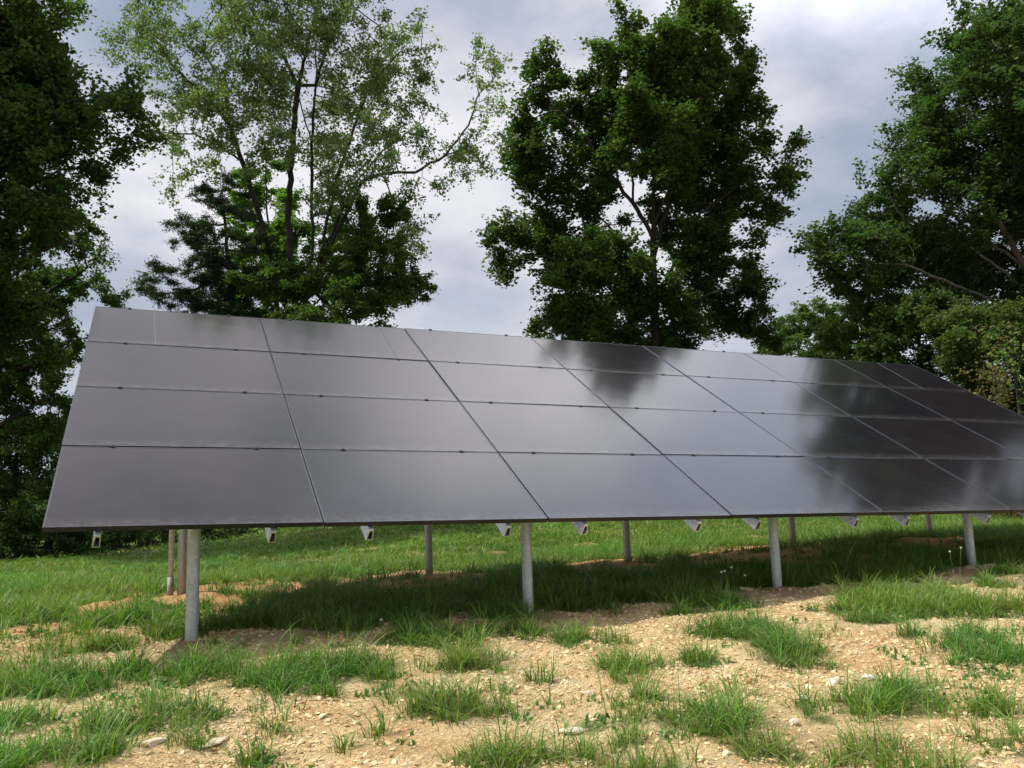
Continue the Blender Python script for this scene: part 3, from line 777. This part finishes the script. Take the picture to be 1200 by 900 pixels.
# tall airy multi-stemmed tree
D2 = 27
tree('cottonwood_tree', 'tall airy multi-stemmed tree with small silvery green leaves and an arching right limb', 'tree',
     [S(D2, (352,430),(340,300),(338,240),(343,160),(350,100),(362,45),(377,-20)),
      S(D2, (352,400),(328,340),(305,255),(284,190),(270,148),(248,120),(205,80),(170,30), dd=-1),
      S(D2, (284,190),(255,170),(228,157),(190,156), dd=-1),
      S(D2, (350,100),(330,62),(298,20),(280,-20), dd=1),
      S(D2, (354,400),(366,300),(365,165),(370,100),(371,0), dd=1),
      S(D2, (365,165),(352,120),(345,95), dd=.6), S(D2, (370,100),(385,50),(420,-10), dd=.6),
      S(D2, (366,345),(391,222),(433,98),(470,60), dd=-.6),
      S(D2, (370,320),(411,222),(447,178),(497,143), dd=.8),
      S(D2, (368,335),(389,284),(424,213),(447,204),(487,202),(522,182),(549,147),(561,110), dd=-1),
      S(D2, (400,250),(424,280),(456,283),(480,270), dd=-.6),
      S(D2, (447,204),(465,240),(490,262), dd=.5), S(D2, (270,148),(262,100),(240,60), dd=-.5), S(D2, (522,182),(560,168),(580,155))],
     BL(D2, [(175,30,40,50),(150,20,20,25),(215,75,45,50),(240,130,46,40),(215,200,30,14),(190,165,20,16),(275,60,50,60),(265,190,22,28),(310,90,38,60),(300,15,60,50),(350,40,60,60),(400,60,56,60),(440,100,40,50),(395,130,44,48),
       (330,170,26,40),(400,200,40,44),(445,170,36,36),(485,60,16,52),(487,130,30,36),(505,115,16,20),(566,80,14,46,-.8),(568,60,12,30,-.6),(560,120,14,34,-.9),(572,130,12,34),(548,190,26,16),(520,215,16,16),(470,225,26,20),(475,275,28,24),(482,300,14,14),(440,265,24,24),
       (400,-30,60,40),(300,-50,80,40),(200,-30,50,40),(450,40,22,22),(500,180,24,12),(390,255,26,36)], 1.5, 4),
     5600, 80000, .098, (.145, .20, .09), step=.26, rbase=.15, aspect=.75, up=.1, lr=.26, di=1.5, dk=.38, droop=.6, cvar=.28, surf=.2)
# pine behind it
D3 = 26.5
pine_st = [S(D3, (275,430),(270,330),(262,240),(258,210))]
for (x0, y0, x1, y1) in [(262,245,225,228),(264,262,200,262),(266,282,205,285),(268,305,185,318),(270,325,190,345),(265,255,295,250),(268,290,310,292),(270,320,320,322),(266,300,240,300)]:
    pine_st.append(S(D3, (x0, y0), ((x0 + x1) / 2, (y0 + y1) / 2 + 4), (x1, y1), dd=rng.uniform(-1, 1)))
tree('pine_tree', 'dark ragged pine with flat layered sprays behind the left end of the array', 'tree', pine_st,
     BL(D3, [(243,222,20,8),(228,230,12,6),(215,262,20,9),(240,278,40,9),(205,285,16,6),(205,315,26,9),(240,305,40,12),(215,342,40,11),(255,330,40,16),(188,352,16,6),(262,240,16,12),(290,255,16,10),(295,292,22,12),(300,330,30,16),(265,200,8,10),(250,365,60,16)], .8),
     2400, 52000, .12, (.024, .046, .02), step=.2, rbase=.10, aspect=.22, up=.2, lr=.2, di=1.0, dk=.24, flat=.5, surf=.2, shoot=.2, holes=.0, nsh=5)
D4 = 30
tree('locust_tree', 'bright yellow green young tree showing between the stems of the tall airy tree', 'tree',
     [S(D4, (330,430),(322,330),(312,240),(312,190)), S(D4, (320,300),(290,250),(275,235)), S(D4, (318,280),(345,240))],
     BL(D4, [(313,198,20,20),(300,240,30,22),(275,238,14,12),(340,238,20,22),(315,290,40,30),(345,300,36,40),(300,330,40,30),(395,300,24,30)], 1),
     1600, 42000, .14, (.12, .22, .04), step=.26, rbase=.1, aspect=.5, up=.7, lr=.25, di=1.5)
D5 = 25.8
tree('young_tree', 'rounded dark green tree low behind the array under the tall airy tree', 'tree',
     [S(D5, (395,440),(395,370),(400,310),(425,265)), S(D5, (395,370),(350,320)), S(D5, (398,350),(440,310))],
     BL(D5, [(340,345,46,26),(385,325,42,40),(430,310,30,40),(445,350,24,26),(420,270,26,22),(455,330,12,22),(395,375,70,30),(300,368,40,14)], 1.2),
     2600, 66000, .12, (.07, .12, .03), step=.24, rbase=.1, aspect=.6, up=.7, lr=.24, surf=.7)
# left edge: big dark tree
D1 = 18
tree('maple_tree', 'dark shaggy tree leaning in from the upper left corner', 'tree',
     [S(D1, (-110,620),(-90,400),(-75,250),(-50,130),(-30,20)),
      S(D1, (-80,300),(-20,200),(50,130),(110,110), dd=-1), S(D1, (-60,180),(20,60),(70,30), dd=.5), S(D1, (-80,320),(0,240),(60,205),(110,190), dd=.6), S(D1, (-85,380),(0,320),(60,290),(95,280), dd=-.6)],
     BL(D1, [(15,30,60,46),(70,20,26,24),(-60,60,90,90),(55,95,60,36),(110,110,40,26),(140,150,34,26),(120,185,40,16),(60,160,60,34),(10,150,60,60),(20,225,50,34),(80,245,24,12),(60,215,40,16),(150,120,16,16),(-60,240,80,80),(-40,350,70,70)], 1.3, 7),
     6500, 150000, .10, (.056, .098, .028), step=.22, rbase=.13, aspect=.8, up=.6, lr=.27, di=1.3, dk=.3, surf=.5)
D1b = 21
tree('hickory_tree', 'mid green tree with drooping sprays below the dark corner tree at the left edge', 'tree',
     [S(D1b, (-20,640),(-10,480),(10,360),(30,290)), S(D1b, (0,400),(60,340),(110,310), dd=-.8), S(D1b, (5,440),(50,420),(80,400), dd=.5), S(D1b, (-5,500),(50,470),(80,480))],
     BL(D1b, [(40,290,40,26),(95,300,28,12),(110,345,24,8),(60,340,44,26),(20,360,50,44),(70,395,24,20),(30,430,50,44),(75,450,16,24),(20,500,60,40),(80,500,18,22),(-40,400,60,80),(60,270,30,16),(85,540,12,20)], 1.0, 8),
     4500, 95000, .10, (.07, .125, .034), step=.24, rbase=.14, aspect=.6, up=.5, lr=.22, di=1.4, dk=.36, droop=.5, surf=.6)
# shrubs along the wood edge at lower left
for i, (px, py, dep, rx, ry, lab, nm, col) in enumerate([
  (18, 545, 22, 54, 68, 'leafy dark shrub at the foot of the trees, at the left edge', 'shrub', (.034, .062, .018)),
  (60, 590, 21.5, 44, 50, 'rounded leafy shrub just left of the lower left corner of the array', 'shrub', (.045, .085, .022)),
  (98, 545, 25, 38, 74, 'tall narrow shrub partly hidden behind the left edge of the array', 'shrub', (.038, .07, .018)),
  (5, 622, 20.5, 30, 36, 'low shrub at the far left where wood meets grass', 'shrub', (.036, .066, .018)),
  (120, 612, 25, 30, 30, 'dark shrub seen below the array beside the first rail end', 'shrub', (.030, .055, .018)),
  (165, 606, 27, 32, 30, 'brownish thin shrub seen below the array left of the first front post', 'shrub', (.060, .060, .030)),
  (192, 612, 28, 20, 26, 'bright green shrub touching the left side of the conduit', 'shrub', (.055, .11, .025)),
  (265, 607, 24.5, 36, 20, 'dark shrub across the field right of the first front post', 'shrub', (.030, .055, .018)),
  (330, 605, 24.5, 42, 18, 'olive shrub across the field behind the second rail end', 'shrub', (.05, .07, .025)),
  (392, 603, 25, 34, 12, 'brownish shrub across the field near the third rail end', 'shrub', (.05, .055, .03)),
  (1183, 606, 19, 12, 7, 'small lone shrub in the field at the right edge', 'shrub', (.035, .07, .02)),
  (1172, 455, 19.5, 60, 26, 'russet tinged shrub past the right end of the array', 'shrub', (.10, .085, .036)),
  (1186, 412, 19, 24, 14, 'pale lime green spray of a sapling at the right edge above the russet shrub', 'sapling', (.11, .17, .05))]):
    st = P(px, py, dep)
    gz_ = float(base_z(st[0], st[1]))
    b = [(st[0], st[1], st[2], rx * dep / F * .8, rx * dep / F * .8, ry * dep / F, 1)]
    for _ in range(5):
        b.append((st[0] + rng.uniform(-.7, .7) * rx * dep / F, st[1] + rng.uniform(-.6, .6) * rx * dep / F, st[2] + rng.uniform(-.6, .7) * ry * dep / F, rx * dep / F * .4, rx * dep / F * .4, ry * dep / F * .4, 1))
    for _ in range(6):
        b.append((st[0] + rng.uniform(-.8, .8) * rx * dep / F, st[1] + rng.uniform(-.6, .6) * rx * dep / F, gz_ + rng.uniform(.1, .5) * max(.3, st[2] - gz_), rx * dep / F * .45, rx * dep / F * .45, max(.25, .35 * (st[2] - gz_)), 1.5))
    top = np.array([st[0], st[1], st[2]])
    col = tuple(q * 1.5 for q in col)
    area_m = rx * ry * (dep / F) ** 2
    nl = int(min(34000, max(900, area_m * 9500)))
    tree(nm, lab, 'shrub' if nm == 'shrub' else 'sapling', [[np.array([st[0], st[1], gz_ + .1]), (np.array([st[0], st[1], gz_]) + top) / 2, top]], b,
         int(min(900, max(80, nl / 22))), nl, .085 if dep < 30 else .14, col, step=min(.22, max(.06, ry * dep / F * .2)), rbase=.03 + .002 * ry, lr=min(.2, rx * dep / F * .25), di=1.2, dk=.25 if dep < 30 else .4, up=.4, cvar=.25, ground=True,
         group='shrubs and saplings around the field', allnodes=True)
# background trees at right and behind the array
for (px, py, dep, rx, ry, lab, nm, col, nl, ls) in [
  (935, 392, 38, 46, 34, 'distant light green tree between the maple and the right-hand tree', 'young_tree', (.08, .13, .04), 30000, .15),
  (1010, 385, 30, 46, 34, 'yellowish green tree above the top right part of the array', 'young_tree', (.10, .14, .042), 34000, .13),
  (1075, 388, 25, 56, 36, 'dark bushy tree just above the top right corner of the array', 'young_tree', (.06, .10, .03), 44000, .12),
  (1140, 400, 22, 56, 40, 'leafy tree above the russet shrub at the right', 'young_tree', (.08, .115, .034), 44000, .11),
  (1230, 420, 22, 50, 50, 'dark bushy tree cut by the right picture edge', 'young_tree', (.05, .09, .026), 40000, .12)]:
    R_ = rx * dep / F; Z_ = ry * dep / F
    c = P(px, py, dep); gz_ = float(base_z(c[0], c[1]))
    b = []
    for _ in range(12):
        a = rng.uniform(0, 2 * math.pi); q_ = rng.random() ** .5 * .9
        b.append((c[0] + math.cos(a) * R_ * q_, c[1] + math.sin(a) * R_ * q_, c[2] + rng.uniform(-1, .55) * Z_, R_ * .36, R_ * .36, Z_ * .38, 1))
    for _ in range(5):
        b.append((c[0] + rng.normal(0, R_ * .5), c[1] + rng.normal(0, R_ * .5), gz_ + rng.uniform(.3, .8) * (c[2] - gz_), R_ * .5, R_ * .5, Z_ * .5, 1))
    tree(nm, lab, 'tree', [[np.array([c[0], c[1], gz_ + .5]), np.array([c[0], c[1], (gz_ + c[2]) / 2]), np.array(c)]], b, 1500, nl, ls, col, step=.3, rbase=.12, lr=.3, di=1.8, dk=.45, up=.7, group='background trees right of the maple')
# trees outside the frame on the right; the panels mirror them
for (x, y, h, r, lab) in [(24.5, 1.5, 13, 4.2, 'tall tree standing just past the right edge of the picture')]:
    gz_ = float(base_z(x, y)); b = []
    for _ in range(22):
        a = rng.uniform(0, 2 * math.pi); q_ = rng.random() ** .5; zz = rng.uniform(.2, 1)
        b.append((x + math.cos(a) * r * q_ * .8, y + math.sin(a) * r * q_ * .8, gz_ + zz * h, r * .35, r * .35, h * .11, 1))
    tree('oak_tree', lab, 'tree', [[np.array([x, y, gz_ + 1]), np.array([x, y, gz_ + h * .5]), np.array([x, y, gz_ + h * .85])]], b, 1300, 36000, .18, (.036, .068, .018), step=.4, rbase=.2, lr=.4, di=2.4, dk=.6)

# far wood line closing the field
wc = []; 
for _ in range(260):
    a = rng.uniform(-.75, 1.35); d_ = rng.uniform(55, 80); wx = math.sin(a) * d_; wy = math.cos(a) * d_ - 4
    hh_ = rng.uniform(2.2, 5.0) * (.75 + .5 * vnoise(np.array([a * 9.0]), np.array([1.0]), 4)[0]); wr = rng.uniform(2, 3.5)
    k_ = 420; dd_ = rng.normal(0, 1, (k_, 3)); dd_ /= np.linalg.norm(dd_, axis=1)[:, None]
    pp = dd_ * rng.uniform(.7, 1, (k_, 1)) * np.array([wr, wr, hh_ * .55]); pp += np.array([wx, wy, float(base_z(wx, wy)) + hh_ * .45]); wc.append(pp)
wc = np.concatenate(wc); lv, lf, lc = leaves(wc, .42, .8, .6, (.04, .068, .022), .3)
tag(np_mesh('woods', lv, None, lf, [M_leaf], None, False, {'Col': np.clip(lc, .004, .5)}), 'distant low wood line closing the far side of the field', 'woods', kind='stuff')

# ------------------------------------------------------------------ white seed heads
M_white, nt_, b_ = mat('seed_head'); b_.inputs['Base Color'].default_value = (.6, .6, .5, 1); b_.inputs['Roughness'].default_value = .8
M_stem, nt_, b_ = mat('flower_stem'); b_.inputs['Base Color'].default_value = (.09, .16, .05, 1)
for (px, py, top, lab) in [(847, 712, 675, 'first pale seed head from the left in the cluster before the third post'), (855, 708, 672, 'second pale seed head from the left in the cluster before the third post'),
                           (862, 706, 668, 'tallest pale seed head in the middle of the cluster before the third post'), (876, 702, 677, 'pale seed head nearest to the third front post'),
                           (1120, 688, 652, 'lower seed head left of the fourth front post'), (1125, 686, 647, 'taller seed head closest to the fourth front post'), (436, 752, 731, 'lone seed head in the shade edge between the first two front posts')]:
    g = ground_hit(px, py); g[2] = float(ground_z(np.array([g[0]]), np.array([g[1]]))[0]); s = np.linalg.norm(g - CAM); hgt = (py - top) * s / F
    r = empty('wildflower', tuple(g)); tag(r, lab, 'wildflower', 'pale seed heads on thin stems')
    a = MB(); k1 = (random.gauss(0, .01), random.gauss(0, .01), hgt * .5); k2 = (k1[0] * 2.6, k1[1] * 2.6, hgt)
    a.tube((0, 0, -.01), k1, .0022, .0018, 6); a.tube(k1, k2, .0018, .0013, 6); a.build('stem', M_stem, r, True)
    h = MB()
    for q_ in range(9):
        an_ = q_ * 2.4; h.tube((k2[0], k2[1], hgt - .004), (k2[0] + .008 * math.cos(an_), k2[1] + .008 * math.sin(an_), hgt + .005 * math.sin(q_)), .0015, .0035, 6)
    h.tube((k2[0], k2[1], hgt - .008), (k2[0], k2[1], hgt + .006), .004, .006, 8)
    h.build('flower_head', M_white, r)

# ------------------------------------------------------------------ light
to_sun = Vector((-.70, .15, 1)).normalized()
sd_ = bpy.data.lights.new('sun', 'SUN'); sl = bpy.data.objects.new('sun', sd_); COL.objects.link(sl)
sl.rotation_euler = to_sun.to_track_quat('Z', 'Y').to_euler(); sd_.energy = 3.6; sd_.angle = math.radians(.6); sd_.color = (1, .95, .87)
w = bpy.data.worlds.new('World'); scene.world = w; w.use_nodes = True; nt = w.node_tree
bg = nt.nodes['Background']; bg.inputs['Strength'].default_value = .1
sky = N(nt, 'ShaderNodeTexSky', sky_type='NISHITA'); sky.sun_disc = False
sky.sun_elevation = math.asin(to_sun.z); sky.sun_rotation = math.atan2(to_sun.x, to_sun.y)
sky.air_density = 1; sky.dust_density = 2
tc = N(nt, 'ShaderNodeTexCoord'); sp = N(nt, 'ShaderNodeSeparateXYZ'); L(nt, tc.outputs['Generated'], sp.inputs[0])
zz = N(nt, 'ShaderNodeMath', operation='ADD'); L(nt, sp.outputs[2], zz.inputs[0]); zz.inputs[1].default_value = .22
zc = N(nt, 'ShaderNodeMath', operation='MAXIMUM'); L(nt, zz.outputs[0], zc.inputs[0]); zc.inputs[1].default_value = .08
dx = N(nt, 'ShaderNodeMath', operation='DIVIDE'); L(nt, sp.outputs[0], dx.inputs[0]); L(nt, zc.outputs[0], dx.inputs[1])
dy = N(nt, 'ShaderNodeMath', operation='DIVIDE'); L(nt, sp.outputs[1], dy.inputs[0]); L(nt, zc.outputs[0], dy.inputs[1])
cv = N(nt, 'ShaderNodeCombineXYZ'); L(nt, dx.outputs[0], cv.inputs[0]); L(nt, dy.outputs[0], cv.inputs[1]); cv.inputs[2].default_value = 3.7
wn = noise(nt, 1.3, 3, .5, cv.outputs[0])
wv = mixc(nt, .16, cv.outputs[0], wn.outputs['Color'], 'ADD')
n1 = noise(nt, 1.05, 10, .56, wv); n2 = noise(nt, 1.9, 8, .52, wv); n3 = noise(nt, .55, 3, .5, wv)
cloud = ramp(nt, [(.38, (2.6, 3.25, 4.2)), (.46, (3.8, 4.25, 5.05)), (.52, (5.5, 5.6, 6.1)), (.59, (7.0, 6.9, 7.2))], n1.outputs[0])
shade = ramp(nt, [(.32, (.70, .74, .82)), (.52, (.96, .96, .98)), (.7, (1.1, 1.1, 1.1))], n2.outputs[0])
cloud = mixc(nt, .9, cloud, shade, 'MULTIPLY')
cov = ramp(nt, [(.26, (.25, .25, .25)), (.40, (1, 1, 1))], n3.outputs[0])
fin = mixc(nt, cov, sky.outputs[0], cloud)
# an overcast deck is brighter towards the zenith than at the horizon
zr = N(nt, 'ShaderNodeMapRange', interpolation_type='SMOOTHSTEP'); L(nt, sp.outputs[2], zr.inputs[0])
zr.inputs[1].default_value = .5; zr.inputs[2].default_value = .95; zr.inputs[3].default_value = 1.0; zr.inputs[4].default_value = 1.75
# white cumulus low on the horizon, and a bright patch added high back right for the panels' reflections
hz = N(nt, 'ShaderNodeMapRange', interpolation_type='SMOOTHSTEP'); L(nt, sp.outputs[2], hz.inputs[0])
hz.inputs[1].default_value = .10; hz.inputs[2].default_value = .46; hz.inputs[3].default_value = .5; hz.inputs[4].default_value = 0
fin = mixc(nt, hz.outputs[0], fin, mixc(nt, n2.outputs[0], (4.0, 4.3, 4.9), (6.8, 6.7, 6.9)))
dt = N(nt, 'ShaderNodeVectorMath', operation='DOT_PRODUCT'); L(nt, tc.outputs['Generated'], dt.inputs[0]); dt.inputs[1].default_value = (.53, .37, .763)
br = N(nt, 'ShaderNodeMapRange', interpolation_type='SMOOTHSTEP'); L(nt, dt.outputs['Value'], br.inputs[0])
br.inputs[1].default_value = .90; br.inputs[2].default_value = 1.0; br.inputs[3].default_value = 1; br.inputs[4].default_value = 2.5
mm_ = N(nt, 'ShaderNodeMath', operation='MULTIPLY'); L(nt, br.outputs[0], mm_.inputs[0]); L(nt, zr.outputs[0], mm_.inputs[1]); zr = mm_
wz = N(nt, 'ShaderNodeMapRange'); L(nt, sp.outputs[2], wz.inputs[0]); wz.inputs[1].default_value = .5; wz.inputs[2].default_value = .75
vm = N(nt, 'ShaderNodeVectorMath', operation='SCALE'); L(nt, mixc(nt, 1, fin, mixc(nt, wz.outputs[0], (1, 1, 1), (1.02, .99, .965)), 'MULTIPLY'), vm.inputs[0]); L(nt, zr.outputs[0], vm.inputs['Scale'])
L(nt, vm.outputs[0], bg.inputs['Color'])

scene.view_settings.view_transform = 'Standard'; scene.view_settings.look = 'None'; scene.view_settings.exposure = .4; scene.view_settings.gamma = 1
scene.render.resolution_x = 1024; scene.render.resolution_y = 768
scene.cycles.max_bounces = 6; scene.cycles.transmission_bounces = 4; scene.cycles.diffuse_bounces = 3; scene.cycles.glossy_bounces = 3
scene.cycles.use_denoising = True
